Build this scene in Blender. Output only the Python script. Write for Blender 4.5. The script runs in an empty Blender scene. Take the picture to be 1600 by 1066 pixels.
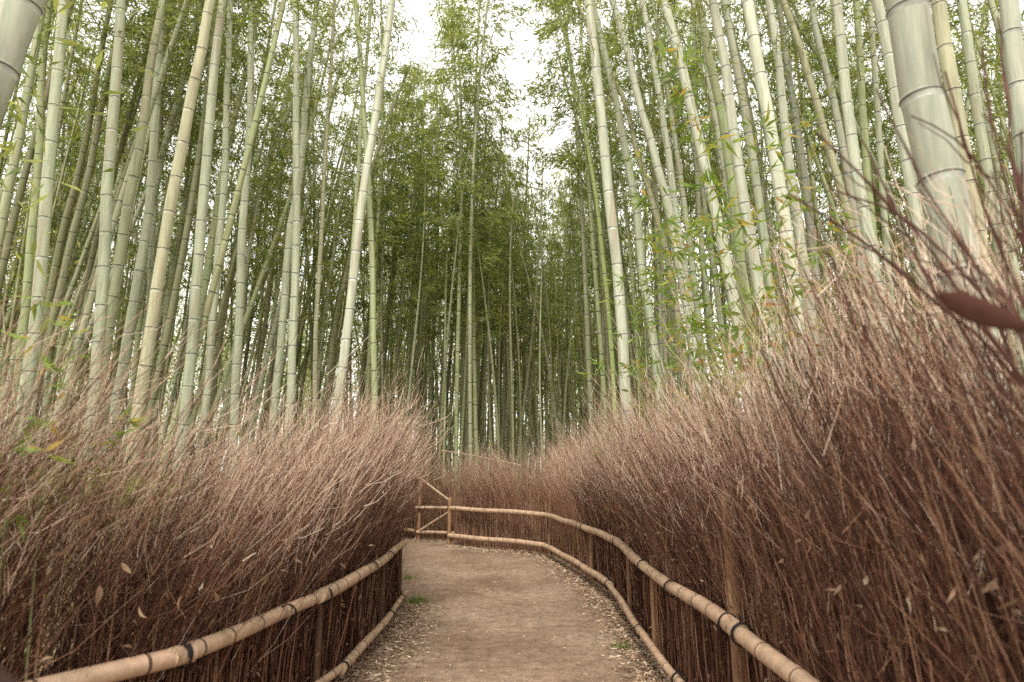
import bpy, math, random
import numpy as np
from mathutils import Vector, Matrix, Quaternion

random.seed(7)
rng = np.random.default_rng(7)
scene = bpy.context.scene
COL = scene.collection

# ------------------------------------------------------------------ camera, sky, sun, exposure
F_PX, EYE, PITCH = 1050.0, 1.5, math.atan(202 / 1050.0)
cam_data = bpy.data.cameras.new('camera')
cam_data.sensor_width = 36.0
cam_data.lens = F_PX / 1600.0 * 36.0
cam_data.clip_start = 0.05
cam_data.clip_end = 2000.0
cam_data.dof.use_dof = True
cam_data.dof.focus_distance = 9.0
cam_data.dof.aperture_fstop = 2.4
cam = bpy.data.objects.new('camera', cam_data)
cam.location = (0, 0, EYE)
cam.rotation_euler = (math.pi / 2 + PITCH, 0, 0)
COL.objects.link(cam)
scene.camera = cam

SUN_EL, SUN_AZ = math.radians(58), math.radians(192)   # azimuth clockwise from +Y: behind the viewer
world = bpy.data.worlds.new('World')
scene.world = world
world.use_nodes = True
wn, wl = world.node_tree.nodes, world.node_tree.links
wn.clear()
w_out = wn.new('ShaderNodeOutputWorld')
w_bg = wn.new('ShaderNodeBackground')
w_sky = wn.new('ShaderNodeTexSky')
w_sky.sky_type = 'NISHITA'
w_sky.sun_disc = False
w_sky.sun_elevation = SUN_EL
w_sky.sun_rotation = SUN_AZ
w_sky.dust_density = 4.0
w_hsv = wn.new('ShaderNodeHueSaturation')
w_hsv.inputs['Saturation'].default_value = 0.12
w_mix = wn.new('ShaderNodeMix')
w_mix.data_type = 'RGBA'
w_mix.inputs['Factor'].default_value = 0.65
w_mix.inputs['B'].default_value = (11.5, 11.1, 10.6, 1)      # an even layer of bright cloud
wl.new(w_sky.outputs['Color'], w_hsv.inputs['Color'])
wl.new(w_hsv.outputs['Color'], w_mix.inputs['A'])
wl.new(w_mix.outputs['Result'], w_bg.inputs['Color'])
w_bg.inputs['Strength'].default_value = 0.15
wl.new(w_bg.outputs['Background'], w_out.inputs['Surface'])

sun_data = bpy.data.lights.new('sun', 'SUN')
sun_data.energy = 2.4
sun_data.angle = math.radians(18)
sun_data.color = (1.0, 0.95, 0.87)
sun = bpy.data.objects.new('sun', sun_data)
sd = Vector((math.sin(SUN_AZ) * math.cos(SUN_EL), math.cos(SUN_AZ) * math.cos(SUN_EL), math.sin(SUN_EL)))
sun.rotation_euler = (-sd).to_track_quat('-Z', 'Y').to_euler()
sun.location = sd * 60
COL.objects.link(sun)

scene.view_settings.view_transform = 'Standard'
scene.view_settings.look = 'None'
scene.view_settings.exposure = 0.62
scene.view_settings.gamma = 1.0
scene.view_settings.use_curve_mapping = False
scene.cycles.use_adaptive_sampling = True
scene.cycles.adaptive_threshold = 0.015
scene.cycles.use_denoising = False       # the fine twigs stay crisp; what is left reads as film grain
scene.cycles.sample_clamp_indirect = 4.0
scene.cycles.max_bounces = 5
scene.cycles.diffuse_bounces = 3
scene.cycles.glossy_bounces = 2
scene.cycles.transmission_bounces = 4
scene.cycles.transparent_max_bounces = 4

# ------------------------------------------------------------------ helpers
def ray(px, py):
    a, b = (px - 800) / F_PX, (533 - py) / F_PX
    return np.array([a, math.cos(PITCH) - b * math.sin(PITCH), math.sin(PITCH) + b * math.cos(PITCH)])

def at_y(px, py, Y):
    r = ray(px, py)
    return r * (Y / r[1]) + np.array([0, 0, EYE])

def at_z(px, py, z):
    r = ray(px, py)
    return r * ((z - EYE) / r[2]) + np.array([0, 0, EYE])

def link(o, parent=None):
    COL.objects.link(o)
    if parent is not None:
        o.parent = parent
    return o

def tag(o, label=None, cat=None, group=None, kind=None):
    if label: o['label'] = label
    if cat: o['category'] = cat
    if group: o['group'] = group
    if kind: o['kind'] = kind
    return o

def empty(name, loc=(0, 0, 0)):
    o = bpy.data.objects.new(name, None)
    o.location = loc
    o.empty_display_size = 0.2
    return link(o)

def mesh_np(name, V, F, mats, mi=None, smooth=False):
    """V (n,3), F list of arrays (m,k) with k 3 or 4, mi matching list of material index arrays or ints."""
    me = bpy.data.meshes.new(name)
    V = np.asarray(V, dtype=np.float32)
    if not isinstance(F, list): F = [F]
    F = [np.asarray(f, dtype=np.int32) for f in F]
    me.vertices.add(len(V))
    me.vertices.foreach_set('co', V.ravel())
    nl = sum(f.size for f in F)
    npol = sum(len(f) for f in F)
    me.loops.add(nl)
    me.loops.foreach_set('vertex_index', np.concatenate([f.ravel() for f in F]))
    me.polygons.add(npol)
    tot = np.concatenate([np.full(len(f), f.shape[1], dtype=np.int32) for f in F])
    start = np.concatenate([[0], np.cumsum(tot)[:-1]]).astype(np.int32)
    me.polygons.foreach_set('loop_start', start)
    me.polygons.foreach_set('loop_total', tot)
    if mi is not None:
        if not isinstance(mi, list): mi = [mi]
        idx = np.concatenate([np.full(len(f), m, dtype=np.int32) if np.isscalar(m) else np.asarray(m, dtype=np.int32) for f, m in zip(F, mi)])
        me.polygons.foreach_set('material_index', idx)
    if smooth:
        me.polygons.foreach_set('use_smooth', np.ones(npol, dtype=bool))
    for m in (mats if isinstance(mats, (list, tuple)) else [mats]):
        me.materials.append(m)
    me.update(calc_edges=True)
    me.validate()
    return me

def mobj(name, me, parent=None, loc=None):
    o = bpy.data.objects.new(name, me)
    if loc is not None: o.location = loc
    return link(o, parent)

def unit(v):
    return v / np.maximum(np.linalg.norm(v, axis=-1, keepdims=True), 1e-9)

def tubes(P, R, sides=3):
    """P (N,K,3) R (N,K) -> verts, quads of N open tubes."""
    N, K, _ = P.shape
    T = np.empty_like(P)
    T[:, 1:-1] = P[:, 2:] - P[:, :-2]
    T[:, 0] = P[:, 1] - P[:, 0]
    T[:, -1] = P[:, -1] - P[:, -2]
    T = unit(T)
    ref = np.tile(np.array([0.31, 0.87, 0.12]), (N, K, 1))
    par = np.abs((T * unit(ref)).sum(-1)) > 0.93
    ref[par] = np.array([0.9, -0.2, 0.1])
    A = unit(np.cross(T, ref)); B = np.cross(T, A)
    ang = np.arange(sides) * 2 * math.pi / sides
    V = P[:, :, None, :] + R[:, :, None, None] * (A[:, :, None, :] * np.cos(ang)[None, None, :, None] + B[:, :, None, :] * np.sin(ang)[None, None, :, None])
    V = V.reshape(-1, 3)
    base = (np.arange(N) * K * sides)[:, None, None] + (np.arange(K - 1) * sides)[None, :, None]
    j = np.arange(sides)[None, None, :]; j2 = (j + 1) % sides
    Fq = np.stack([base + j, base + j2, base + sides + j2, base + sides + j], -1).reshape(-1, 4)
    return V, Fq

class Build:
    def __init__(s): s.V = []; s.F = []; s.M = []; s.n = 0
    def add(s, V, F, m=0):
        s.V.append(np.asarray(V, float)); s.F.append(np.asarray(F) + s.n); s.M.append(m); s.n += len(V)
    def mesh(s, name, mats, smooth=False):
        order = sorted(range(len(s.F)), key=lambda i: s.F[i].shape[1])
        return mesh_np(name, np.concatenate(s.V), [s.F[i] for i in order], mats, [s.M[i] for i in order], smooth)

def leaves(P, D, L, W, fold=0.25):
    """lance-shaped leaves: base P, direction D, length L, width W -> verts, quads"""
    N = len(P)
    D = unit(D)
    r = unit(rng.normal(size=(N, 3)))
    S = unit(np.cross(D, r)); U = np.cross(S, D)
    L = L[:, None]; W = W[:, None]
    m = P + D * L * 0.38 - U * W * fold
    V = np.stack([P, m + S * W * .5 + U * W * fold * 2, P + D * L - U * L * 0.10, m - S * W * .5 + U * W * fold], 1).reshape(-1, 3)
    F = np.arange(N * 4).reshape(-1, 4)
    return V, F

def smooth_line(pts, n):
    pts = np.asarray(pts, float)
    P = np.vstack([2 * pts[0] - pts[1], pts, 2 * pts[-1] - pts[-2]])
    seg = np.linalg.norm(np.diff(pts, axis=0), axis=1)
    s = np.concatenate([[0], np.cumsum(seg)])
    out = []
    for t in np.linspace(0, s[-1], n):
        i = min(np.searchsorted(s, t, side='right') - 1, len(seg) - 1)
        u = (t - s[i]) / seg[i]
        a, b, c, d = P[i], P[i + 1], P[i + 2], P[i + 3]
        out.append(0.5 * (2 * b + (c - a) * u + (2 * a - 5 * b + 4 * c - d) * u * u + (3 * b - a - 3 * c + d) * u ** 3))
    return np.array(out)

# ------------------------------------------------------------------ materials
def new_mat(name):
    m = bpy.data.materials.new(name)
    m.use_nodes = True
    nt = m.node_tree
    return m, nt, nt.nodes, nt.links, nt.nodes['Principled BSDF']

def ramp(nodes, stops):
    r = nodes.new('ShaderNodeValToRGB')
    el = r.color_ramp.elements
    while len(el) < len(stops): el.new(0.5)
    for e, (p, c) in zip(el, stops):
        e.position = p; e.color = (*c, 1)
    return r

def island_mat(name, stops, rough=0.8, transl=None, noise=None, spec=0.2):
    """colour varies from piece to piece; optional light passing through thin leaves"""
    m, nt, N, L, b = new_mat(name)
    g = N.new('ShaderNodeNewGeometry')
    r = ramp(N, stops)
    if noise:
        tc = N.new('ShaderNodeTexCoord'); nz = N.new('ShaderNodeTexNoise')
        nz.inputs['Scale'].default_value = noise[0]; nz.inputs['Detail'].default_value = 3
        L.new(tc.outputs['Object'], nz.inputs['Vector'])
        ma = N.new('ShaderNodeMath'); ma.operation = 'MULTIPLY_ADD'
        ma.inputs[1].default_value = noise[1]
        L.new(nz.outputs['Fac'], ma.inputs[0])
        mb = N.new('ShaderNodeMath'); mb.operation = 'MULTIPLY_ADD'
        mb.inputs[1].default_value = 1 - noise[1] * .5; mb.inputs[2].default_value = -noise[1] * .25
        L.new(g.outputs['Random Per Island'], mb.inputs[0])
        L.new(mb.outputs[0], ma.inputs[2])
        L.new(ma.outputs[0], r.inputs['Fac'])
    else:
        L.new(g.outputs['Random Per Island'], r.inputs['Fac'])
    L.new(r.outputs['Color'], b.inputs['Base Color'])
    b.inputs['Roughness'].default_value = rough
    b.inputs['Specular IOR Level'].default_value = spec
    if transl:
        t = N.new('ShaderNodeBsdfTranslucent')
        hs = N.new('ShaderNodeMix'); hs.data_type = 'RGBA'; hs.blend_type = 'MULTIPLY'
        hs.inputs['Factor'].default_value = 1.0
        hs.inputs['B'].default_value = (*transl[1], 1)
        L.new(r.outputs['Color'], hs.inputs['A'])
        L.new(hs.outputs['Result'], t.inputs['Color'])
        mx = N.new('ShaderNodeMixShader'); mx.inputs[0].default_value = transl[0]
        L.new(b.outputs[0], mx.inputs[1]); L.new(t.outputs[0], mx.inputs[2])
        L.new(mx.outputs[0], N['Material Output'].inputs['Surface'])
    return m

def culm_mat(name, stain=0.5, rough=0.45, tint=None, streak=(9, 9, 0.7)):
    """bamboo skin: the object's own colour, lengthwise streaks, rusty stains, waxy bloom"""
    m, nt, N, L, b = new_mat(name)
    tc = N.new('ShaderNodeTexCoord')
    oi = N.new('ShaderNodeObjectInfo')
    mp = N.new('ShaderNodeMapping'); mp.inputs['Scale'].default_value = streak
    L.new(tc.outputs['Object'], mp.inputs['Vector'])
    add = N.new('ShaderNodeVectorMath'); add.operation = 'ADD'
    sc = N.new('ShaderNodeMath'); sc.operation = 'MULTIPLY'; sc.inputs[1].default_value = 50
    L.new(oi.outputs['Random'], sc.inputs[0])
    L.new(mp.outputs[0], add.inputs[0]); L.new(sc.outputs[0], add.inputs[1])
    n1 = N.new('ShaderNodeTexNoise'); n1.inputs['Scale'].default_value = 2.2; n1.inputs['Detail'].default_value = 6
    n1.inputs['Roughness'].default_value = .65
    L.new(add.outputs[0], n1.inputs['Vector'])
    n2 = N.new('ShaderNodeTexNoise'); n2.inputs['Scale'].default_value = .9; n2.inputs['Detail'].default_value = 4
    n2.inputs['Distortion'].default_value = .6
    L.new(add.outputs[0], n2.inputs['Vector'])
    r1 = ramp(N, [(0.28, (.62, .64, .58)), (0.5, (.95, .96, .92)), (0.72, (1.25, 1.2, 1.15))])
    L.new(n1.outputs['Fac'], r1.inputs['Fac'])
    mul = N.new('ShaderNodeMix'); mul.data_type = 'RGBA'; mul.blend_type = 'MULTIPLY'; mul.inputs['Factor'].default_value = 1
    if tint is None:
        L.new(oi.outputs['Color'], mul.inputs['A'])
    else:
        mul.inputs['A'].default_value = (*tint, 1)
    L.new(r1.outputs['Color'], mul.inputs['B'])
    r2 = ramp(N, [(0.50, (0, 0, 0)), (0.68, (1, 1, 1))])
    L.new(n2.outputs['Fac'], r2.inputs['Fac'])
    sm = N.new('ShaderNodeMath'); sm.operation = 'MULTIPLY'; sm.inputs[1].default_value = stain
    L.new(r2.outputs['Color'], sm.inputs[0])
    st = N.new('ShaderNodeMix'); st.data_type = 'RGBA'
    L.new(sm.outputs[0], st.inputs['Factor'])
    L.new(mul.outputs['Result'], st.inputs['A'])
    st.inputs['B'].default_value = (.34, .25, .175, 1)
    L.new(st.outputs['Result'], b.inputs['Base Color'])
    b.inputs['Roughness'].default_value = rough
    b.inputs['Specular IOR Level'].default_value = .35
    bp = N.new('ShaderNodeBump'); bp.inputs['Strength'].default_value = .12; bp.inputs['Distance'].default_value = .01
    L.new(n1.outputs['Fac'], bp.inputs['Height'])
    L.new(bp.outputs[0], b.inputs['Normal'])
    return m

def flat_mat(name, c, rough=.8, var=.35, scale=12, bump=.2, stretch=(1, 1, 1)):
    m, nt, N, L, b = new_mat(name)
    tc = N.new('ShaderNodeTexCoord')
    mp = N.new('ShaderNodeMapping'); mp.inputs['Scale'].default_value = stretch
    L.new(tc.outputs['Object'], mp.inputs['Vector'])
    nz = N.new('ShaderNodeTexNoise'); nz.inputs['Scale'].default_value = scale; nz.inputs['Detail'].default_value = 6
    L.new(mp.outputs[0], nz.inputs['Vector'])
    c = np.array(c)
    r = ramp(N, [(.3, tuple(c * (1 - var))), (.7, tuple(c * (1 + var)))])
    L.new(nz.outputs['Fac'], r.inputs['Fac'])
    L.new(r.outputs['Color'], b.inputs['Base Color'])
    b.inputs['Roughness'].default_value = rough
    b.inputs['Specular IOR Level'].default_value = .15
    bp = N.new('ShaderNodeBump'); bp.inputs['Strength'].default_value = bump; bp.inputs['Distance'].default_value = .01
    L.new(nz.outputs['Fac'], bp.inputs['Height'])
    L.new(bp.outputs[0], b.inputs['Normal'])
    return m

M_culm = culm_mat('bamboo_skin', stain=.5)
def ring_mat(name, k):
    m, nt, N, L, b = new_mat(name)
    oi = N.new('ShaderNodeObjectInfo'); tc = N.new('ShaderNodeTexCoord')
    nz = N.new('ShaderNodeTexNoise'); nz.inputs['Scale'].default_value = 14; nz.inputs['Detail'].default_value = 4
    L.new(tc.outputs['Object'], nz.inputs['Vector'])
    r = ramp(N, [(.3, tuple(np.array(k) * .6)), (.7, tuple(np.array(k) * 1.35))])
    L.new(nz.outputs['Fac'], r.inputs['Fac'])
    mx = N.new('ShaderNodeMix'); mx.data_type = 'RGBA'; mx.blend_type = 'MULTIPLY'; mx.inputs['Factor'].default_value = 1
    L.new(oi.outputs['Color'], mx.inputs['A']); L.new(r.outputs['Color'], mx.inputs['B'])
    L.new(mx.outputs['Result'], b.inputs['Base Color'])
    b.inputs['Roughness'].default_value = .75
    return m
M_node = ring_mat('bamboo_node_scar', (.30, .27, .26))
M_wax = ring_mat('bamboo_wax_band', (1.1, 1.1, 1.18))
M_leaf = island_mat('bamboo_leaf', [(0, (.08, .115, .030)), (.4, (.17, .215, .06)), (.75, (.30, .325, .10)), (1, (.47, .44, .16))], .5, (.5, (1.45, 1.45, 1.0)), noise=(.4, .5))
M_branch = flat_mat('bamboo_branch', (.17, .19, .08), .6, .3, 6)
M_sprig = island_mat('fresh_leaf', [(0, (.13, .21, .04)), (.6, (.22, .31, .065)), (.86, (.36, .37, .09)), (.96, (.45, .29, .06)), (1, (.40, .15, .04))], .4, (.45, (1.3, 1.3, .8)))
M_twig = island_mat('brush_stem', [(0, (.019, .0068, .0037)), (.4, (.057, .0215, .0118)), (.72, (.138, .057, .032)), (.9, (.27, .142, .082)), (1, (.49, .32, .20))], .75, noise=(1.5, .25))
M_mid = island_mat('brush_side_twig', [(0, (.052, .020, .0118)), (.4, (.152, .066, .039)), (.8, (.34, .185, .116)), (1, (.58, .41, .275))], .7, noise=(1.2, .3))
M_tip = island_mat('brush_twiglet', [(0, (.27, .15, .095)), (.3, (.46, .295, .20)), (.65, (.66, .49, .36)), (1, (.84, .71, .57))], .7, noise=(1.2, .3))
M_dry = island_mat('dry_leaf_skin', [(0, (.10, .05, .03)), (.5, (.27, .165, .10)), (.85, (.44, .31, .20)), (1, (.60, .47, .34))], .65, (.25, (1.1, 1, .9)))
M_litter = island_mat('litter_leaf', [(0, (.20, .12, .075)), (.4, (.38, .255, .165)), (.85, (.56, .42, .29)), (1, (.72, .60, .46))], .7)
M_rail = culm_mat('dry_bamboo_rail', stain=.35, rough=.42, tint=(.45, .305, .21), streak=(5, 5, 5))
M_railnode = flat_mat('dry_bamboo_node', (.10, .062, .04), .8, .3, 30)
M_cut = flat_mat('cut_bamboo_end', (.5, .38, .25), .8, .3, 40)
M_wire = flat_mat('black_wire', (.018, .015, .014), .5, .3, 40)
M_post = flat_mat('split_post_wood', (.27, .155, .085), .8, .45, 10, .5, (6, 6, .5))
M_grass = island_mat('grass_blade', [(0, (.10, .17, .03)), (.6, (.20, .28, .05)), (1, (.38, .36, .12))], .6, (.4, (1.2, 1.2, .8)))

def ground_mat():
    m, nt, N, L, b = new_mat('grove_floor')
    tc = N.new('ShaderNodeTexCoord')
    n1 = N.new('ShaderNodeTexNoise'); n1.inputs['Scale'].default_value = .7; n1.inputs['Detail'].default_value = 5
    n2 = N.new('ShaderNodeTexNoise'); n2.inputs['Scale'].default_value = 22; n2.inputs['Detail'].default_value = 5
    L.new(tc.outputs['Object'], n1.inputs['Vector']); L.new(tc.outputs['Object'], n2.inputs['Vector'])
    r1 = ramp(N, [(.35, (.20, .145, .085)), (.55, (.26, .20, .11)), (.72, (.13, .16, .05))])
    L.new(n1.outputs['Fac'], r1.inputs['Fac'])
    r2 = ramp(N, [(.3, (.5, .48, .45)), (.7, (1.35, 1.3, 1.25))])
    L.new(n2.outputs['Fac'], r2.inputs['Fac'])
    mx = N.new('ShaderNodeMix'); mx.data_type = 'RGBA'; mx.blend_type = 'MULTIPLY'; mx.inputs['Factor'].default_value = 1
    L.new(r1.outputs['Color'], mx.inputs['A']); L.new(r2.outputs['Color'], mx.inputs['B'])
    L.new(mx.outputs['Result'], b.inputs['Base Color'])
    b.inputs['Roughness'].default_value = .95
    bp = N.new('ShaderNodeBump'); bp.inputs['Strength'].default_value = .6; bp.inputs['Distance'].default_value = .03
    L.new(n2.outputs['Fac'], bp.inputs['Height']); L.new(bp.outputs[0], b.inputs['Normal'])
    return m

def path_mat():
    m, nt, N, L, b = new_mat('trodden_earth')
    tc = N.new('ShaderNodeTexCoord')
    def nz(s, d=5, rough=.6):
        n = N.new('ShaderNodeTexNoise'); n.inputs['Scale'].default_value = s; n.inputs['Detail'].default_value = d
        n.inputs['Roughness'].default_value = rough
        L.new(tc.outputs['Object'], n.inputs['Vector']); return n
    a, c, e = nz(.9), nz(9, 6, .7), nz(70, 4, .7)
    r1 = ramp(N, [(.34, (.165, .112, .076)), (.5, (.228, .163, .115)), (.66, (.285, .215, .158))])
    L.new(a.outputs['Fac'], r1.inputs['Fac'])
    r2 = ramp(N, [(.3, (.6, .57, .55)), (.7, (1.3, 1.27, 1.25))])
    L.new(c.outputs['Fac'], r2.inputs['Fac'])
    r3 = ramp(N, [(.3, (.55, .52, .5)), (.5, (1, 1, 1)), (.72, (1.5, 1.45, 1.4))])
    L.new(e.outputs['Fac'], r3.inputs['Fac'])
    m1 = N.new('ShaderNodeMix'); m1.data_type = 'RGBA'; m1.blend_type = 'MULTIPLY'; m1.inputs['Factor'].default_value = 1
    m2 = N.new('ShaderNodeMix'); m2.data_type = 'RGBA'; m2.blend_type = 'MULTIPLY'; m2.inputs['Factor'].default_value = 1
    L.new(r1.outputs['Color'], m1.inputs['A']); L.new(r2.outputs['Color'], m1.inputs['B'])
    L.new(m1.outputs['Result'], m2.inputs['A']); L.new(r3.outputs['Color'], m2.inputs['B'])
    L.new(m2.outputs['Result'], b.inputs['Base Color'])
    b.inputs['Roughness'].default_value = .95
    b.inputs['Specular IOR Level'].default_value = .15
    ad = N.new('ShaderNodeMath'); ad.operation = 'MULTIPLY_ADD'; ad.inputs[1].default_value = .5
    L.new(e.outputs['Fac'], ad.inputs[0]); L.new(c.outputs['Fac'], ad.inputs[2])
    bp = N.new('ShaderNodeBump'); bp.inputs['Strength'].default_value = .7; bp.inputs['Distance'].default_value = .02
    L.new(ad.outputs[0], bp.inputs['Height']); L.new(bp.outputs[0], b.inputs['Normal'])
    return m

# ------------------------------------------------------------------ ground and path
LEFT = [(-2.6, 0.9), (-2.0, 2.0), (-1.68, 2.7), (-1.42, 3.1), (-1.26, 3.7), (-1.19, 4.5), (-1.13, 5.8), (-1.16, 7.0), (-1.20, 8.0)]
LEFT_HID = [(-1.20, 8.0), (-1.6, 10.0), (-2.3, 12.2), (-5.2, 16.0)]
RIGHT = [(1.0, 0.7), (1.05, 1.8), (1.09, 2.7), (1.12, 3.6), (1.08, 4.8), (1.08, 5.8), (1.17, 7.8), (1.0, 9.7), (.58, 12.4), (-.25, 13.25), (-1.25, 14.1)]
GATE = [(-1.3, 15.0), (-2.2, 15.3)]
GATE_HID = [(-2.2, 15.3), (-5.6, 19.0)]
PATH = [(-2.6, -12)] + LEFT + LEFT_HID[1:] + [(-5.6, 19.0), (-2.2, 15.3), (-1.3, 15.0)] + RIGHT[::-1] + [(1.0, -12)]
PATH = np.array(PATH)

def inside(pts, poly):
    x, y = pts[:, 0], pts[:, 1]
    c = np.zeros(len(pts), bool)
    j = len(poly) - 1
    for i in range(len(poly)):
        xi, yi = poly[i]; xj, yj = poly[j]
        if yi != yj:
            c ^= ((yi > y) != (yj > y)) & (x < (xj - xi) * (y - yi) / (yj - yi) + xi)
        j = i
    return c

def dist_poly(pts, poly):
    d = np.full(len(pts), 1e9)
    for a, b in zip(poly, np.roll(poly, -1, axis=0)):
        ab = b - a
        t = np.clip(((pts - a) @ ab) / (ab @ ab), 0, 1)
        d = np.minimum(d, np.linalg.norm(pts - (a + t[:, None] * ab), axis=1))
    return d

def sstep(x):
    x = np.clip(x, 0, 1); return x * x * (3 - 2 * x)

def ground_z(pts):
    pts = np.atleast_2d(np.asarray(pts, float))[:, :2]
    ins = inside(pts, PATH); d = dist_poly(pts, PATH)
    bank = np.where(pts[:, 0] < 0, 1.15, .85)
    bank = np.where(pts[:, 1] > 14, .7, bank)
    z = bank * sstep((d - .75) / 2.6) + .05 * np.sin(pts[:, 0] * 1.7 + 1) * np.sin(pts[:, 1] * 1.3) * sstep((d - .5) / 2)
    return np.where(ins, -.03, z)

gx = np.concatenate([[-400, -200, -100, -60, -40, -28, -20], np.arange(-15, 15.01, .35), [20, 28, 40, 60, 100, 200, 400]])
gy = np.concatenate([[-300, -120, -50, -20, -8], np.arange(-4, 24, .35), np.arange(24, 60, 2), [70, 90, 130, 200, 400]])
GX, GY = np.meshgrid(gx, gy)
gp = np.stack([GX.ravel(), GY.ravel()], 1)
gv = np.concatenate([gp, ground_z(gp)[:, None]], 1)
nx, ny = len(gx), len(gy)
ii = (np.arange(ny - 1)[:, None] * nx + np.arange(nx - 1)[None, :]).ravel()
tag(mobj('ground', mesh_np('ground', gv, np.stack([ii, ii + 1, ii + nx + 1, ii + nx], 1), ground_mat(), smooth=True)), kind='structure')

px_, py_ = np.arange(-6, 1.6, .1), np.arange(-6, 19.2, .1)
PX, PY = np.meshgrid(px_, py_)
pp = np.stack([PX.ravel(), PY.ravel()], 1)
pz = .006 + .010 * np.sin(pp[:, 0] * 3.1 + .6 * np.sin(pp[:, 1] * .9)) * np.sin(pp[:, 1] * 1.1 + 1) + rng.normal(0, .0025, len(pp))
nx, ny = len(px_), len(py_)
ii = (np.arange(ny - 1)[:, None] * nx + np.arange(nx - 1)[None, :]).ravel()
cc = pp[ii] + .05
keep = inside(cc, PATH) | (dist_poly(cc, PATH) < .15)
ii = ii[keep]
tag(mobj('path', mesh_np('path', np.concatenate([pp, pz[:, None]], 1), np.stack([ii, ii + 1, ii + nx + 1, ii + nx], 1), path_mat(), smooth=True)), kind='structure')

# ------------------------------------------------------------------ bamboo
def culm_rings(axis, radius, spacing, sides, first=.15, node_w=.012):
    """tube along a densely sampled axis with raised node ridges; returns verts, quads, material index"""
    axis = np.asarray(axis, float)
    seg = np.linalg.norm(np.diff(axis, axis=0), axis=1)
    s = np.concatenate([[0], np.cumsum(seg)])
    Ltot = s[-1]
    st, sr, sm = [0.0], [1.0], []
    p = first
    while p < Ltot - .08:
        for off, rr, mm in ((-.055 * node_w / .012, 1.0, 0), (-node_w * .9, 1.03, 2), (node_w * .1, 1.085, 2 if node_w < 0 else 1), (node_w * 1.1, .985, 1), (node_w * 2.2, 1.0, 0)):
            q = p + off
            if q > st[-1] + 1e-4:
                st.append(q); sr.append(rr); sm.append(mm)
        grow = min(1.0, .45 + p / 2.2)
        p += spacing * grow * random.uniform(.9, 1.1)
    st.append(Ltot); sr.append(1.0); sm.append(0)
    st = np.array(st); sr = np.array(sr)
    C = np.stack([np.interp(st, s, axis[:, k]) for k in range(3)], 1)
    R = radius(st / Ltot) * sr
    V, F = tubes(C[None], R[None], sides)
    mi = np.repeat(np.array(sm), sides)
    return V, F, mi

def bamboo_crown(length, reach, n_nodes, per, clump, seed, leaf=(.13, .022), droop=.5):
    """branches and leaves along an upright axis from z=0 to z=length"""
    g = np.random.default_rng(seed)
    bl = Build()
    z = np.linspace(0.0, length * .99, n_nodes)
    br, rad, LP, LD = [], [], [], []
    for i, zz in enumerate(z):
        t = zz / length
        for k in range(2):
            ang = (i * 2.4 + k * 2.0 + g.normal(0, .5))
            prof = (.35 + .65 * math.sin(math.pi * min(1, .18 + t * .72))) * (1 - .55 * t * t)
            ln = reach * prof * g.uniform(.55, 1.25)
            if g.random() < .12: continue
            h = np.array([math.cos(ang), math.sin(ang), 0])
            up = g.uniform(.35, .95)
            tt = np.linspace(0, 1, 4)[:, None]
            P = np.array([0, 0, zz]) + h * ln * tt + np.array([0, 0, 1]) * (up * ln * tt - droop * ln * tt ** 2.2)
            br.append(P); rad.append(np.linspace(.009, .003, 4))
            for c in range(per):
                u = g.uniform(.22, 1.05)
                c0 = np.array([0, 0, zz]) + h * ln * u + np.array([0, 0, 1]) * (up * ln * u - droop * ln * u ** 2.2) + g.normal(0, .11, 3)
                n = max(3, int(clump * g.uniform(.5, 1.5)))
                LP.append(c0 + g.normal(0, 1, (n, 3)) * np.array([.10, .10, .07]))
                d = g.normal(0, .38, (n, 3)) + h * .6 + g.normal(0, .45, 3); d[:, 2] -= .55
                LD.append(d)
    V, F = tubes(np.array(br), np.array(rad), 3)
    bl.add(V, F, 0)
    LP = np.concatenate(LP); LD = np.concatenate(LD)
    V, F = leaves(LP, LD, g.uniform(.65, 1.3, len(LP)) * leaf[0], g.uniform(.7, 1.3, len(LP)) * leaf[1])
    return bl.mesh('crown', [M_branch]), mesh_np('foliage', V, F, [M_leaf], 0)

def put_crown(pair, parent):
    cr = mobj('crown', pair[0], parent)
    tag(mobj('foliage', pair[1], cr), kind='stuff')
    return cr

# crown meshes shared by the bamboos: airy, dense, long and low ones
CROWNS = [bamboo_crown(8.5, r, n, p, c, 40 + i, leaf=lf) for i, (r, n, p, c, lf) in enumerate([
    (1.3, 28, 3, 17, (.18, .029)), (1.05, 26, 3, 17, (.175, .028)), (1.45, 30, 3, 16, (.19, .030)), (1.15, 26, 4, 14, (.175, .028)),
    (1.35, 24, 4, 15, (.18, .030)), (.95, 28, 3, 16, (.17, .028))])]
AIRY = [bamboo_crown(8.5, 1.0, 18, 2, 9, 60 + i, leaf=(.15, .024)) for i in range(2)]
DENSE = [bamboo_crown(8.5, 1.25, 32, 4, 16, 70 + i, leaf=(.18, .030)) for i in range(3)]

def tone(kind):
    base = {'pale': (.405, .44, .315), 'bright': (.485, .51, .40), 'green': (.34, .385, .20), 'lime': (.29, .36, .13), 'dark': (.20, .21, .11),
            'mid': (.33, .355, .22), 'tan': (.41, .40, .26), 'grey': (.36, .38, .30)}[kind]
    k = random.uniform(.92, 1.08)
    return (base[0] * k, base[1] * k, base[2] * k, 1)

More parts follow.
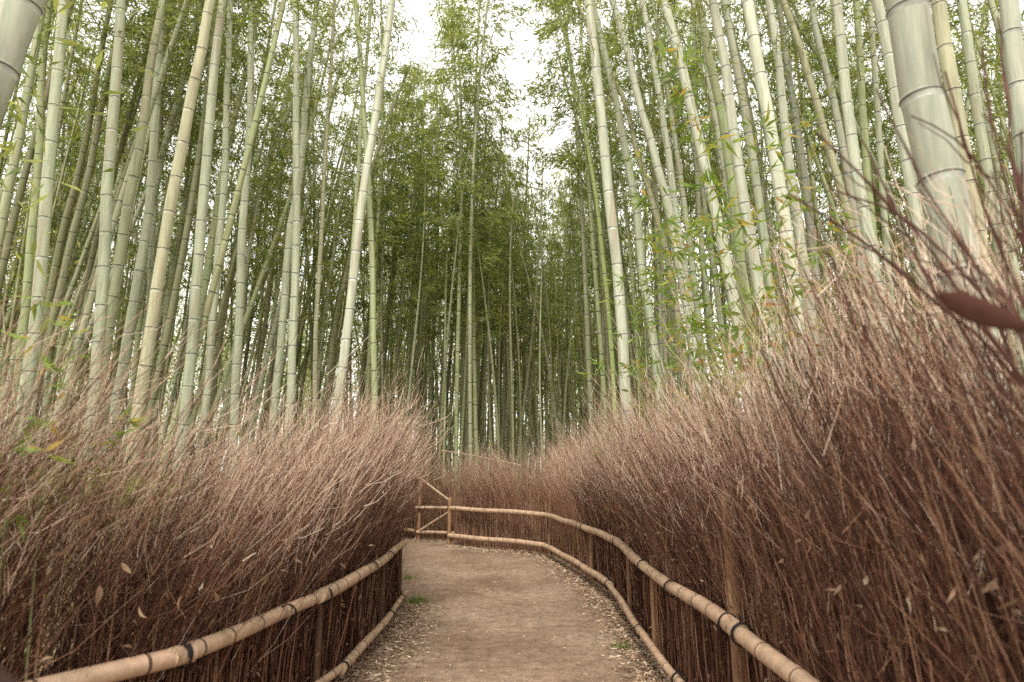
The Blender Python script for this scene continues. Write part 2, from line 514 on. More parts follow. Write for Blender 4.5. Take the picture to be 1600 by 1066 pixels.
# every culm one can follow in the photograph: points (px), width there, tone; diameters follow from size class
TRACED = [
 # beyond the fence on the west side
 ([(30, 0), (-22, 150), (-70, 290)], 56, 'grey', .15),
 ([(60, 0), (39, 82), (0, 256)], 7, 'dark', .11),
 ([(70, 0), (43, 148), (30, 230), (3, 350), (-14, 440)], 14, 'mid', .14),
 ([(77, 10), (64, 108), (59, 230), (50, 340), (38, 494), (25, 625)], 13, 'green', .14),
 ([(97, 0), (84, 141), (72, 295), (69, 340), (59, 478), (43, 593)], 18, 'pale', .16),
 ([(106, 0), (106, 131), (98, 246), (92, 350), (84, 470)], 5, 'pale', .08),
 ([(189, 0), (180, 131), (171, 263), (164, 340), (158, 461), (149, 593), (141, 675)], 17, 'pale', .16),
 ([(172, 7), (148, 148), (125, 263), (107, 335), (94, 390), (66, 545)], 11, 'dark', .14),
 ([(176, 90), (158, 180), (138, 279), (121, 340), (98, 438), (69, 560)], 11, 'mid', .14),
 ([(135, 128), (112, 223), (82, 312), (60, 390)], 7, 'mid', .11),
 ([(246, 16), (226, 98), (203, 180), (177, 279), (150, 380)], 9, 'dark', .12),
 ([(253, 20), (236, 115), (226, 197), (210, 279), (199, 338), (187, 428), (171, 514), (158, 609)], 15, 'mid', .15),
 ([(258, 0), (253, 131), (248, 263), (241, 340), (236, 461), (228, 600)], 10, 'pale', .13),
 ([(271, 0), (260, 98), (250, 215), (238, 330)], 8, 'green', .12),
 ([(316, 0), (299, 66), (279, 158), (259, 230), (240, 320)], 11, 'pale', .14),
 ([(328, 0), (315, 82), (299, 155), (286, 230), (267, 325), (256, 396), (243, 478), (223, 593)], 18, 'tan', .16),
 ([(346, 0), (336, 82), (326, 180), (317, 285), (313, 340), (307, 428), (299, 527), (288, 630)], 16, 'pale', .16),
 ([(361, 0), (357, 131), (352, 263), (346, 340), (336, 461), (326, 593), (321, 640)], 12, 'pale', .14),
 ([(395, 0), (392, 164), (384, 295), (381, 340), (375, 494), (369, 625), (367, 660)], 13, 'pale', .15),
 ([(405, 0), (387, 98), (371, 164), (352, 246), (336, 335), (320, 445), (306, 527)], 11, 'green', .14),
 ([(431, 0), (418, 75), (405, 141), (393, 246), (375, 350), (343, 543)], 8, 'dark', .13),
 ([(461, 0), (461, 164), (460, 340), (456, 494), (453, 625), (450, 680)], 12.5, 'pale', .14),
 ([(495, 0), (484, 98), (476, 197), (467, 290), (453, 363), (441, 494), (433, 593), (426, 675)], 12, 'pale', .14),
 ([(521, 16), (515, 131), (508, 263), (505, 340), (497, 478), (494, 593), (492, 640)], 7, 'tan', .085),
 ([(517, 13), (467, 82), (431, 164), (395, 246)], 4, 'dark', .08),
 ([(554, 0), (561, 98), (567, 197), (571, 263), (574, 330), (579, 461), (584, 625), (586, 660)], 9.5, 'green', .105),
 ([(582, 0), (574, 98), (569, 164), (562, 279), (555, 380), (545, 500)], 7, 'green', .08),
 ([(612, 0), (592, 131), (572, 263), (562, 340), (548, 461), (536, 560), (528, 625)], 14, 'bright', .15),
 ([(650, 108), (612, 213), (579, 295), (545, 400)], 4, 'dark', .08),
 ([(534, 300), (510, 478), (500, 560), (492, 640)], 7, 'mid', .12),
 ([(552, 380), (523, 510), (510, 593), (503, 650)], 8, 'dark', .13),
 ([(645, 320), (628, 478), (615, 609)], 6, 'dark', .12),
 ([(410, 300), (385, 543), (372, 650)], 5.5, 'dark', .11),
 ([(415, 330), (408, 494), (398, 640)], 5, 'mid', .11),
 ([(247, 100), (240, 220), (230, 350), (210, 468), (194, 560), (185, 610)], 14, 'pale', .15),
 ([(154, 346), (135, 422), (108, 494), (98, 527)], 8, 'mid', .12),
 ([(155, 385), (131, 478), (112, 553)], 9, 'mid', .13),
 ([(185, 150), (194, 213), (202, 295), (217, 396), (225, 470)], 7, 'mid', .11),
 ([(295, 300), (284, 346), (266, 445), (255, 540)], 9, 'mid', .13),
 ([(43, 346), (20, 428), (0, 500)], 7, 'dark', .11),
 ([(37, 420), (20, 510), (6, 590)], 6, 'dark', .11),
 # beyond the fence on the east side
 ([(921, 0), (931, 98), (941, 197), (954, 340), (964, 428), (972, 527), (975, 593), (979, 650)], 17, 'bright', .17),
 ([(929, 16), (952, 115), (969, 197), (985, 279), (995, 335), (1005, 428), (1022, 527), (1032, 610)], 13, 'pale', .15),
 ([(954, 0), (979, 82), (998, 164), (1018, 230), (1046, 335), (1064, 428), (1078, 510)], 14, 'bright', .15),
 ([(941, 82), (979, 164), (995, 230), (1025, 328), (1045, 400)], 10, 'tan', .13),
 ([(1005, 0), (1018, 66), (1034, 164), (1048, 263), (1057, 335), (1067, 396), (1077, 461), (1086, 540)], 12, 'bright', .14),
 ([(988, 0), (1005, 33), (1028, 82), (1051, 141), (1077, 213), (1092, 280)], 9, 'pale', .13),
 ([(1034, 0), (1057, 82), (1077, 164), (1097, 246), (1117, 330), (1130, 396), (1143, 461), (1156, 527)], 17, 'bright', .16),
 ([(1079, 0), (1097, 66), (1107, 131), (1123, 213), (1143, 328)], 12, 'bright', .14),
 ([(1090, 0), (1110, 98), (1130, 180), (1140, 263), (1149, 340), (1157, 412), (1168, 494), (1182, 560)], 16, 'green', .155),
 ([(1116, 0), (1134, 98), (1148, 197), (1162, 295), (1180, 412), (1200, 540)], 17, 'bright', .15),
 ([(1128, 0), (1146, 98), (1164, 197), (1180, 295), (1196, 412), (1214, 560)], 14, 'pale', .14),
 ([(1136, 16), (1153, 82), (1169, 164), (1185, 246), (1202, 345)], 9, 'pale', .13),
 ([(1169, 0), (1182, 82), (1199, 180), (1215, 279), (1224, 340), (1235, 412), (1250, 540)], 20, 'bright', .16),
 ([(1203, 0), (1215, 82), (1225, 164), (1235, 263), (1245, 340), (1260, 430)], 15, 'bright', .15),
 ([(1218, 10), (1235, 131), (1250, 230), (1262, 330), (1272, 420)], 12, 'grey', .14),
 ([(1225, 0), (1241, 43), (1270, 131), (1293, 213), (1316, 295), (1332, 350), (1350, 420)], 13, 'tan', .14),
 ([(1236, 0), (1253, 40), (1290, 115), (1316, 197), (1338, 290)], 9, 'green', .12),
 ([(1265, 0), (1276, 66), (1299, 148), (1316, 230), (1330, 310)], 13, 'grey', .14),
 ([(1306, 0), (1319, 98), (1332, 197), (1342, 279), (1354, 345), (1371, 430), (1382, 490)], 18, 'bright', .155),
 ([(1337, 0), (1343, 98), (1347, 164), (1353, 246), (1360, 330)], 13, 'green', .14),
 ([(1371, 0), (1391, 98), (1407, 197), (1424, 295), (1436, 355), (1453, 445), (1470, 527)], 19, 'bright', .155),
 ([(1391, 0), (1407, 98), (1424, 197), (1444, 312), (1460, 400)], 11, 'green', .13),
 ([(1422, 0), (1440, 98), (1463, 197), (1483, 295), (1491, 355), (1505, 430), (1520, 500)], 63, 'grey', .16),
 ([(1467, 0), (1480, 98), (1496, 197), (1513, 295), (1527, 380)], 23, 'tan', .155),
 ([(1498, 0), (1513, 98), (1529, 197), (1549, 312), (1562, 390)], 17, 'pale', .15),
 ([(1509, 33), (1529, 131), (1555, 246), (1570, 328)], 12, 'pale', .14),
 ([(1542, 10), (1526, 98), (1506, 197), (1493, 265)], 10, 'tan', .13),
 ([(1550, 0), (1572, 92), (1585, 180), (1594, 260)], 13, 'mid', .14),
 ([(1580, 0), (1590, 80), (1598, 150), (1607, 230), (1620, 330)], 28, 'grey', .15),
 ([(1558, 40), (1563, 120), (1568, 230), (1573, 328)], 9, 'pale', .13),
 ([(1330, 180), (1345, 210), (1371, 263), (1400, 328)], 10, 'pale', .13),
 ([(872, 10), (885, 66), (900, 131), (916, 204), (931, 295), (936, 340), (947, 445), (958, 600)], 7.5, 'lime', .10),
 ([(870, 80), (883, 131), (910, 230), (929, 328), (938, 420)], 6, 'dark', .10),
 ([(930, 320), (906, 445), (890, 560)], 4, 'mid', .09),
 # straight ahead, in the middle of the thicket
 ([(742, 180), (736, 330), (727, 500), (722, 640)], 6, 'dark', .13),
 ([(760, 180), (753, 330), (746, 533), (742, 650)], 6, 'dark', .13),
 ([(732, 215), (705, 400), (696, 533), (690, 640)], 6, 'dark', .13),
 ([(788, 300), (818, 410), (850, 540)], 4.5, 'mid', .10),
 ([(832, 520), (820, 620), (812, 690)], 4.5, 'tan', .10),
 ([(658, 420), (655, 560), (650, 670)], 5.5, 'mid', .12),
]

ordinal = ['first', 'second', 'third', 'fourth', 'fifth', 'sixth', 'seventh', 'eighth', 'ninth', 'tenth', 'eleventh', 'twelfth', 'thirteenth', 'fourteenth', 'fifteenth',
           'sixteenth', 'seventeenth', 'eighteenth', 'nineteenth', 'twentieth']
spec = []
for pts, w, tn, dia in TRACED:
    P = np.array(pts, float)
    xm = np.interp(300, P[:, 1], P[:, 0]) if P[0, 1] < 300 else P[0, 0]
    size = 'thick' if w >= 15 else 'mid-sized' if w >= 10 else 'slender' if w >= 6 else 'thin'
    side = 'left' if xm < 655 else 'middle' if xm < 860 else 'right'
    spec.append(dict(pts=P, w=w, tone=tn, dia=dia, x=xm, size=size, side=side))
for side in ('left', 'middle', 'right'):
    for size in ('thick', 'mid-sized', 'slender', 'thin'):
        grp = sorted([s for s in spec if s['side'] == side and s['size'] == size], key=lambda s: s['x'])
        if side == 'right': grp = grp[::-1]
        for i, s in enumerate(grp):
            look = {'pale': 'pale green', 'bright': 'whitish green', 'green': 'fresh green', 'lime': 'lime green', 'dark': 'shaded dark green', 'mid': 'dull green',
                    'tan': 'yellowish', 'grey': 'blurred grey-green'}[s['tone']]
            if s['side'] == 'middle':
                s['label'] = f"{look} {size} bamboo straight ahead, {ordinal[i]} {size} one from left of the central thicket"
            else:
                s['label'] = f"{look} {size} bamboo, {ordinal[i]} {size} culm counted from the {side} edge of the picture"
spec[0]['label'] = 'out-of-focus grey-green bamboo leaning across the upper left corner'
for s in spec:
    if s['w'] == 63: s['label'] = 'stoutest grey-green bamboo, close and blurred, behind brown twigs at the right'
    if s['w'] == 28: s['label'] = 'blurred grey bamboo cut by the right edge of the picture'
    if s['tone'] == 'bright' and s['x'] < 650: s['label'] = 'whitish bamboo leaning rightward above the end of the left brushwood fence'
    if s['w'] == 17 and 900 < s['x'] < 960: s['label'] = 'tall whitish bamboo nearest the middle on the right side of the grove'
    if s['tone'] == 'lime': s['label'] = 'lime green slender bamboo bowing left beside the tall whitish one'

OCC = []
for idx, s in enumerate(spec):
    P, dia = s['pts'], s['dia']
    Y = dia * F_PX / s['w']
    W = np.array([at_y(x, y, Y) for x, y in P])            # from top to bottom, in one upright plane
    W = W[::-1]
    # downwards to the ground
    d0 = unit(W[1] - W[0]) if len(W) > 1 else np.array([0, 0, 1.])
    d0 = unit(d0 * np.array([.6, 1, 1]))
    gz = float(ground_z(W[0])[0])
    L = (W[0][2] - gz + .15) / max(d0[2], .5)
    base = W[0] - d0 * L
    gz = float(ground_z(base)[0]) - .12
    base = base + d0 * ((gz - base[2]) / d0[2])
    ctrl = [base] + ([base * .5 + W[0] * .5] if L > 1.2 else []) + [w for w in W if w[2] > base[2] + .4]
    # upwards past the frame, arching a little further
    top = ctrl[-1]; d1 = unit(ctrl[-1] - ctrl[-2])
    H = random.uniform(12.5, 15.5) if Y < 16 else random.uniform(11, 14)
    side = -1 if base[0] > 0 else 1
    while top[2] < H:
        d1 = unit(d1 + np.array([.02 * side, random.uniform(-.02, .02), -.03]))
        if d1[2] < .35: break
        top = top + d1 * 1.1
        ctrl.append(top)
    ctrl = np.array(ctrl)
    ax = smooth_line(ctrl, 90)
    wob = np.cumsum(rng.normal(0, .004, (len(ax), 3)), axis=0) * np.array([1, 1, 0])
    wob -= np.linspace(0, 1, len(ax))[:, None] * wob[-1]
    ax = ax + wob
    ln = np.linalg.norm(np.diff(ax, axis=0), axis=1).sum()
    rad = lambda t, r=dia / 2: r * (1.06 - .12 * t - .75 * np.clip(t - .35, 0, 1) ** 1.35)
    ax0 = ax - base
    sides = 20 if s['w'] > 25 else 12 if s['w'] > 9 else 8
    V, F, mi = culm_rings(ax0, rad, dia * (3.5 if dia > .12 else 4.4) * (.72 if s['w'] > 40 else 1), sides, node_w=.0095 if s['w'] < 40 else .007)
    root = empty('bamboo', base)
    tag(root, s['label'], 'bamboo', 'bamboos standing near the fences' if s['side'] != 'middle' else 'bamboos straight ahead')
    c = mobj('culm', mesh_np('culm', V, F, [M_culm, M_node, M_wax], mi, smooth=True), root)
    c.color = tone(s['tone'])
    # crown on the upper reach of the culm
    k = np.searchsorted(np.concatenate([[0], np.cumsum(np.linalg.norm(np.diff(ax0, axis=0), axis=1))]), ln * (.56 if Y < 16 else .4))
    k = min(k, len(ax0) - 3)
    cr = put_crown(AIRY[idx % 2] if Y < 13 or 800 < s['x'] < 950 else CROWNS[idx % len(CROWNS)], root)
    dvec = Vector(ax0[-1] - ax0[k])
    cr.location = ax0[k]
    sc = dvec.length / 8.5
    cr.rotation_mode = 'QUATERNION'
    cr.rotation_quaternion = dvec.to_track_quat('Z', 'Y') @ Quaternion((0, 0, 1), random.uniform(0, 6.28))
    cr.scale = (1, 1, max(.5, sc))
    OCC.append((base[0], base[1]))

# ---- the rest of the grove: shared culms, one object per bamboo
def std_culm(h, dia, bow, seed):
    t = np.linspace(0, 1, 50)
    ax = np.stack([bow * t ** 2.6, .15 * np.sin(t * 5 + seed), h * t], 1)
    ax[:, 1] -= ax[0, 1]
    rad = lambda u: dia / 2 * (1.05 - .15 * u - .72 * np.clip(u - .3, 0, 1) ** 1.2)
    V, F, mi = culm_rings(ax, rad, dia * 4.2, 8)
    return mesh_np('culm', V, F, [M_culm, M_node, M_wax], mi, smooth=True), ax
CULMS = [std_culm(h, d, b, i) for i, (h, d, b) in enumerate([(14, .12, .9), (13, .11, .5), (15, .13, 1.3), (12.5, .10, .3), (13.5, .12, .7), (14.5, .10, 1.0)])]

def ytop(px):
    """how high the tree tops reach in the picture, so the sky opens where it does"""
    return float(np.interp(px, [-400, 560, 590, 625, 680, 700, 720, 775, 785, 800, 850, 880, 895, 930, 2000],
                           [-900, -700, -60, 110, 120, 40, -120, -60, 170, 250, 225, 240, 60, -500, -900]))

def add_bamboo(x, y, px, label, group, low, tn, top=None, wide=1.05, cl=None):
    i = random.randrange(len(CULMS))
    me, ax = CULMS[i]
    z = float(ground_z((x, y))[0])
    h = ax[-1, 2]
    rpx = 1.15 / y * F_PX
    lim = (at_y(px, max(ytop(px + o_ * rpx) for o_ in (-1, -.5, 0, .5, 1)), y)[2] - z)
    sz = min(random.uniform(.85, 1.15), lim / h * random.uniform(.72, 1.0))
    if top is not None: sz = (at_y(px, top, y)[2] - z) / h
    root = empty('bamboo', (x, y, z - .1))
    lean = math.radians(random.uniform(0, 2.2) if abs(x) < 5 else random.uniform(3, 13)) * (1 if x < 0 else -1)
    if random.random() < .12: lean *= -1
    root.rotation_mode = 'QUATERNION'
    root.rotation_quaternion = Quaternion((0, 1, 0), lean) @ Quaternion((1, 0, 0), math.radians(random.gauss(0, 3 if abs(x) > 5 else 1.2))) @ Quaternion((0, 0, 1), random.uniform(0, 6.28))
    if top is not None: root.rotation_quaternion = Quaternion((0, 1, 0), math.radians(random.gauss(0, 1.5))) @ Quaternion((0, 0, 1), random.uniform(0, 6.28))
    k = min(1.2, max(.72, sz))
    root.scale = (random.uniform(.85, 1.15) * .5 + k * .5, k * .5 + .5, sz)
    if 'packed' in label: root.scale = (root.scale[0] * .78, root.scale[1] * .78, sz)
    tag(root, label, 'bamboo', group)
    c = mobj('culm', me, root); c.color = tone(tn)
    n = int(len(ax) * low)
    cr = put_crown(random.choice(DENSE if top is not None else AIRY if random.random() < .5 else CROWNS), root)
    d = Vector(ax[-1] - ax[n])
    cr.location = ax[n]
    cr.rotation_mode = 'QUATERNION'
    cr.rotation_quaternion = d.to_track_quat('Z', 'Y') @ Quaternion((0, 0, 1), random.uniform(0, 6.28))
    cr.scale = (wide, wide, d.length / 8.5)
    return root

def where_left(px):
    return ('one of the dim slender bamboos behind the thick culms nearest the left edge' if px < 250 else
            'one of the dim slender bamboos behind the reddish-stained thick culms beside the crossing pale pair' if px < 420 else
            'one of the dim slender bamboos between the crossing pale culms and the leaning whitish one')
def where_right(px):
    return ('one of the dim slender bamboos seen between the tall whitish culm and the leafy shoots' if px < 1130 else
            'one of the dim slender bamboos behind the thick whitish culms right of the leafy shoots' if px < 1380 else
            'one of the dim slender bamboos around and behind the stoutest blurred culm')
def where_mid(px):
    return ('one of the dim bamboos packed beyond the fence end, under the left sky gap' if px < 690 else
            'one of the dim bamboos packed under the tallest central clump, beyond the far fence' if px < 785 else
            'one of the dim bamboos packed under the bright sky gap, beyond the far fence' if px < 870 else
            'one of the dim bamboos packed just left of the tall whitish culm')
def scatter(n, xr, yr, mind, cond=lambda x, y: True):
    out = []; tries = 0
    while len(out) < n and tries < 20000:
        tries += 1
        x, y = random.uniform(*xr), random.uniform(*yr)
        if not cond(x, y): continue
        p = np.array([[x, y]])
        if inside(p, PATH)[0] or dist_poly(p, PATH)[0] < 1.3: continue
        if any((x - a) ** 2 + (y - b) ** 2 < mind ** 2 for a, b in OCC): continue
        OCC.append((x, y)); out.append((x, y))
    return out

CLUMP = 'feathery bamboos outlined against the sky ahead'
for px, y, top, low, wd, lab in (
    (716, 19, -40, .38, 1.2, 'feathery bamboo on the left flank of the tallest central clump'), (738, 18, -160, .36, 1.3, 'tallest feathery bamboo in the central clump, its top cut by the picture'),
    (748, 20, -90, .38, 1.2, 'bushy bamboo on the right flank of the tallest central clump'), (760, 24, 170, .5, .85, 'lower feathery bamboo just right of the tallest central clump'),
    (728, 23, 20, .35, 1.2, 'pale feathery bamboo behind the tallest central clump'),
    (606, 21, 120, .5, 1.2, 'leafy bamboo top beside the leaning whitish culm, under the left sky gap'), (636, 23, 95, .45, 1.2, 'leafy bamboo top in the middle below the left sky gap'),
    (668, 24, 120, .45, 1.2, 'leafy bamboo top between the left sky gap and central clump'),
    (832, 25, 205, .4, 1.1, 'rounded bamboo top standing low in the bright sky gap right of centre'), (855, 26, 245, .4, 1.0, 'smaller bamboo top on the right side of the bright sky gap'),
    (810, 27, 275, .4, 1.0, 'smaller bamboo top on the left side of the bright sky gap'),
    (925, 18, -80, .5, 1.2, 'dense leafy bamboo overhanging the right edge of the bright sky gap'), (948, 16, -220, .45, 1.25, 'dense leafy bamboo directly behind the lime green slender culm'),
    (935, 20, 40, .4, 1.2, 'yellow-green bamboo behind the tall whitish culm'), (575, 19, -40, .45, 1.2, 'leafy bamboo just behind the leaning whitish culm')):
    x = at_y(px, 600, y)[0]
    OCC.append((x, y))
    add_bamboo(x, y, px, lab, CLUMP, low, random.choice(['mid', 'mid', 'green']), top, wd)

for x, y in scatter(62, (-18, -3.5), (9, 24), .55, lambda x, y: -.85 < x / y < -.16):
    add_bamboo(x, y, 800 + x / y * F_PX, where_left(800 + x / y * F_PX),
               'slender bamboos filling the grove left of the path', random.uniform(.42, .6), random.choice(['dark', 'mid', 'mid', 'green', 'pale']))
for x, y in scatter(56, (2.6, 18), (10, 24), .55, lambda x, y: .17 < x / y < .85):
    add_bamboo(x, y, 800 + x / y * F_PX, where_right(800 + x / y * F_PX),
               'slender bamboos filling the grove right of the path', random.uniform(.42, .6), random.choice(['mid', 'mid', 'green', 'pale', 'pale']))
for x, y in scatter(96, (-8, 8), (17.5, 34), .5, lambda x, y: -.21 < x / y < .21):
    add_bamboo(x, y, 800 + x / y * F_PX, where_mid(800 + x / y * F_PX),
               'dim bamboos packed behind the far fence', random.uniform(.46, .64), random.choice(['dark', 'dark', 'mid', 'dark', 'green']))

M_farculm = flat_mat('far_culm', (.33, .34, .19), .6, .4, 3)
# far thicket: one mass of culms and leaves that nobody could count
bl = Build()
cul, crad, lp, ld, ls = [], [], [], [], []
SP = scatter(380, (-42, 42), (25, 60), .4, lambda x, y: abs(x / y) < .86) + scatter(260, (-9, 9), (24, 44), .22, lambda x, y: abs(x / y) < .24)
SP += scatter(70, (-20, -4), (15, 26), .4, lambda x, y: -.85 < x / y < -.2) + scatter(80, (4, 20), (14, 26), .4, lambda x, y: .2 < x / y < .85)
SP += scatter(45, (-26, -6), (6, 24), .5, lambda x, y: -1.5 < x / y < -.85) + scatter(45, (6, 26), (6, 24), .5, lambda x, y: .85 < x / y < 1.5)
for i_, (x, y) in enumerate(SP):
    px = 800 + x / y * F_PX
    z = float(ground_z((x, y))[0])
    h = min(random.uniform(10, 15), max(4, (at_y(px, ytop(px), y)[2] - z) * random.uniform(.75, 1)))
    ln = math.radians(random.gauss(0, 4)) + (math.radians(5) * (1 if x < -6 else -1 if x > 6 else 0))
    t = np.linspace(0, 1, 5)
    A = np.stack([x + math.tan(ln) * h * t, np.full(5, y), z - .1 + h * t], 1)
    cul.append(A); crad.append(np.linspace(.06, .012, 5))
    n = 560 if i_ < 380 else 320 if abs(x / y) > .85 else 130
    low = random.uniform(.0, .2) if y > 42 else random.uniform(.2, .45)
    tt = low + (1 - low) * rng.random(n) ** .9
    rr = (1.5 * np.sin(math.pi * np.clip(.12 + (tt - low) / (1 - low) * .85, 0, 1)) + .15) * np.sqrt(rng.random(n))
    # leaves gathered in sprays
    th = np.floor(rng.random(n) * 14) / 14 * 6.28 + np.floor(tt * 18) * 2.4 + rng.normal(0, .22, n)
    c = np.stack([np.interp(tt, t, A[:, 0]) + rr * np.cos(th), y + rr * np.sin(th), np.interp(tt, t, A[:, 2]) + .35 * rr - .3 * rr ** 2 + rng.normal(0, .08, n)], 1)
    lp.append(c); d = rng.normal(0, .6, (n, 3)); d[:, 2] -= .5; ld.append(d)
V, Fq = tubes(np.array(cul), np.array(crad), 5); bl.add(V, Fq, 0)
n = 24000                                             # low leaves at the far end of the grove
xx = rng.uniform(-56, 56, n)
lp.append(np.stack([xx, rng.uniform(58, 66, n), .6 + 6.5 * rng.random(n) ** 1.3 * (.75 + .25 * np.sin(xx * .9))], 1)); ld.append(rng.normal(0, .6, (n, 3)) - np.array([0, 0, .5]))
lp = np.concatenate(lp); ld = np.concatenate(ld)
V, Fq = leaves(lp, ld, rng.uniform(.18, .36, len(lp)) * np.where(lp[:, 1] > 57, 1.7, 1), rng.uniform(.035, .07, len(lp)) * np.where(lp[:, 1] > 57, 2.2, 1)); bl.add(V, Fq, 1)
th = mobj('bamboo_thicket', bl.mesh('bamboo_thicket', [M_farculm, M_leaf]))
tag(th, 'far-off mass of bamboo stems and leaves closing the view behind everything', 'thicket', kind='stuff')

# ------------------------------------------------------------------ brushwood fences
class Line:
    def __init__(s, pts, away):
        s.P = smooth_line(np.array(pts, float), 200)
        seg = np.linalg.norm(np.diff(s.P, axis=0), axis=1)
        s.s = np.concatenate([[0], np.cumsum(seg)]); s.L = s.s[-1]
        T = unit(np.gradient(s.P, axis=0)); s.T = T
        s.N = np.stack([-T[:, 1], T[:, 0]], 1) * away          # pointing away from the path
    def at(s, q):
        q = np.asarray(q, float)
        f = lambda A: np.stack([np.interp(q, s.s, A[:, k]) for k in range(2)], -1)
        return f(s.P), unit(f(s.T)), unit(f(s.N))
    def s_of(s, x, y):
        return s.s[np.argmin(((s.P - np.array([x, y])) ** 2).sum(1))]

def brush(line, s0, s1, per_m, height, fwd, inw, n_let=7, depth=.55, stalks=200, leaf_m=220, name='twigs', parent=None, fine=1.0, mats=None, dim=0.0):
    """dry twigs standing in the fence: stems, fine side twigs, short stalks at the foot, dead leaves"""
    n = int((s1 - s0) * per_m)
    q = rng.uniform(s0, s1, n)
    p, t, nn = line.at(q)
    u = .115 + depth * rng.random(n) ** 1.3
    nb = int((s1 - s0) / .11) + 2                         # twigs stand in uneven handfuls
    bid = np.clip(((q - s0) / .11 + rng.normal(0, .35, n)).astype(int), 0, nb - 1) + nb * (u > .115 + depth * .3)
    ba, bb, bh = rng.normal(0, .13, nb * 2), rng.normal(0, .085, nb * 2), rng.normal(1, .075, nb * 2)
    H = height(q) * bh[bid] * (rng.uniform(.66, 1.08, n)); long_ = rng.random(n) < .07
    H[long_] *= rng.uniform(1.05, 1.28, long_.sum())
    K = 6
    tau = np.linspace(0, 1, K)[None, :, None]
    a = fwd(q) * rng.normal(1, .6, n); b = inw(q) * rng.normal(1, .9, n) + rng.normal(0, .10, n); a = a + rng.normal(0, .07, n) + ba[bid]; b = b + bb[bid]
    b = np.where(q < dim, np.clip(b, -.3, .10), np.clip(b, -.35, .28))
    lat = np.concatenate([t * a[:, None] - nn * b[:, None], np.zeros((n, 1))], 1)
    base = np.concatenate([p + nn * u[:, None], np.zeros((n, 1))], 1)
    base[:, :2] += rng.normal(0, .03, (n, 2))
    P = base[:, None, :] + lat[:, None, :] * (H[:, None, None] * np.clip(tau - .34, 0, 1) ** 1.35 * 1.7) + np.array([0, 0, 1.]) * (H[:, None, None] * tau * .985)
    P[:, :, :2] += np.cumsum(rng.normal(0, .022, (n, K, 2)), axis=1)
    R = np.linspace(1, .38, K)[None] * rng.uniform(.0013, .0032, n)[:, None] * fine
    bl = Build()
    V, F = tubes(P, R, 3); bl.add(V, F, 0)
    # side twigs
    m = n * n_let
    id_ = np.repeat(np.arange(n), n_let)
    tt = .36 + .62 * rng.random(m) ** .8
    k = np.minimum((tt * (K - 1)).astype(int), K - 2); f = tt * (K - 1) - k
    o = P[id_, k] * (1 - f)[:, None] + P[id_, k + 1] * f[:, None]
    d = unit(P[id_, k + 1] - P[id_, k])
    sp = rng.normal(0, .42, (m, 3))
    d2 = unit(d + sp)
    ln = rng.uniform(.10, .44, m) * (1.15 - .35 * tt)
    K2 = 3
    t2 = np.linspace(0, 1, K2)[None, :, None]
    P2 = o[:, None, :] + d2[:, None, :] * (ln[:, None, None] * t2) + (d - d2)[:, None, :] * (ln[:, None, None] * .35 * t2 ** 2) + rng.normal(0, .012, (m, K2, 3)) * t2
    R2 = np.linspace(1, .5, K2)[None] * rng.uniform(.0009, .0019, m)[:, None] * fine
    top_ = P2[:, -1, 2] / height(q)[id_]
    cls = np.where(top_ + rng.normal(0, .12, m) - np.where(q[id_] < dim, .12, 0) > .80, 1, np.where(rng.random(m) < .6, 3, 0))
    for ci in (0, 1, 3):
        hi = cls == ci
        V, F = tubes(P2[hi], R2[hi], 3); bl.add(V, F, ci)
    # stalks at the foot
    ns = int((s1 - s0) * stalks)
    q = rng.uniform(s0, s1, ns); p, t, nn = line.at(q)
    b0 = np.concatenate([p + nn * (.105 + .16 * rng.random(ns))[:, None], np.zeros((ns, 1))], 1)
    hh = rng.uniform(.5, 1.15, ns)
    b1 = b0 + np.stack([rng.normal(0, .045, ns), rng.normal(0, .045, ns), hh], 1)
    bm = (b0 + b1) / 2 + rng.normal(0, .012, (ns, 3))
    V, F = tubes(np.stack([b0, bm, b1], 1), np.linspace(1, .7, 3)[None] * rng.uniform(.003, .0075, ns)[:, None] * fine, 3); bl.add(V, F, np.repeat(np.where(rng.random(ns) < .6, 3, 0), 6))
    # dead leaves caught in the twigs
    nl = int((s1 - s0) * leaf_m)
    front = np.argsort(u)[:max(10, n // 5)]
    id_ = front[rng.integers(0, len(front), nl)]; kk = rng.integers(1, 5, nl)
    o = P[id_, kk] * .6 + P[id_, np.maximum(kk - 1, 0)] * .4 + rng.normal(0, .05, (nl, 3))
    V, F = leaves(o, rng.normal(0, 1, (nl, 3)) + np.array([0, 0, -.4]), rng.uniform(.02, .06, nl), rng.uniform(.006, .016, nl), .7); bl.add(V, F, 2)
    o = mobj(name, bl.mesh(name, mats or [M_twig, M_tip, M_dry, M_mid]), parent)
    tag(o, kind='stuff')
    return o

def rail(parent, pts, r0, r1, nodes=.42, sides=12):
    ax = smooth_line(np.array(pts, float), 60)
    c = ax[0].copy()
    V, F, mi = culm_rings(ax - c, lambda t: r0 + (r1 - r0) * t, nodes, sides, first=random.uniform(.1, .35), node_w=.008)
    bl = Build()
    mi = np.where(mi == 2, 0, mi)
    bl.V.append(V); bl.F.append(F); bl.M.append(mi); bl.n = len(V)
    for e, sgn in ((slice(0, sides), 1), (slice(-sides, None), -1)):
        ring = V[e]; cen = ring.mean(0)
        idx = np.arange(sides)
        bl.add(np.vstack([ring, cen]), np.stack([idx, np.roll(idx, -sgn), np.full(sides, sides)], 1), 2)
    return mobj('rail', bl.mesh('rail', [M_rail, M_railnode, M_cut], smooth=True), parent, c)

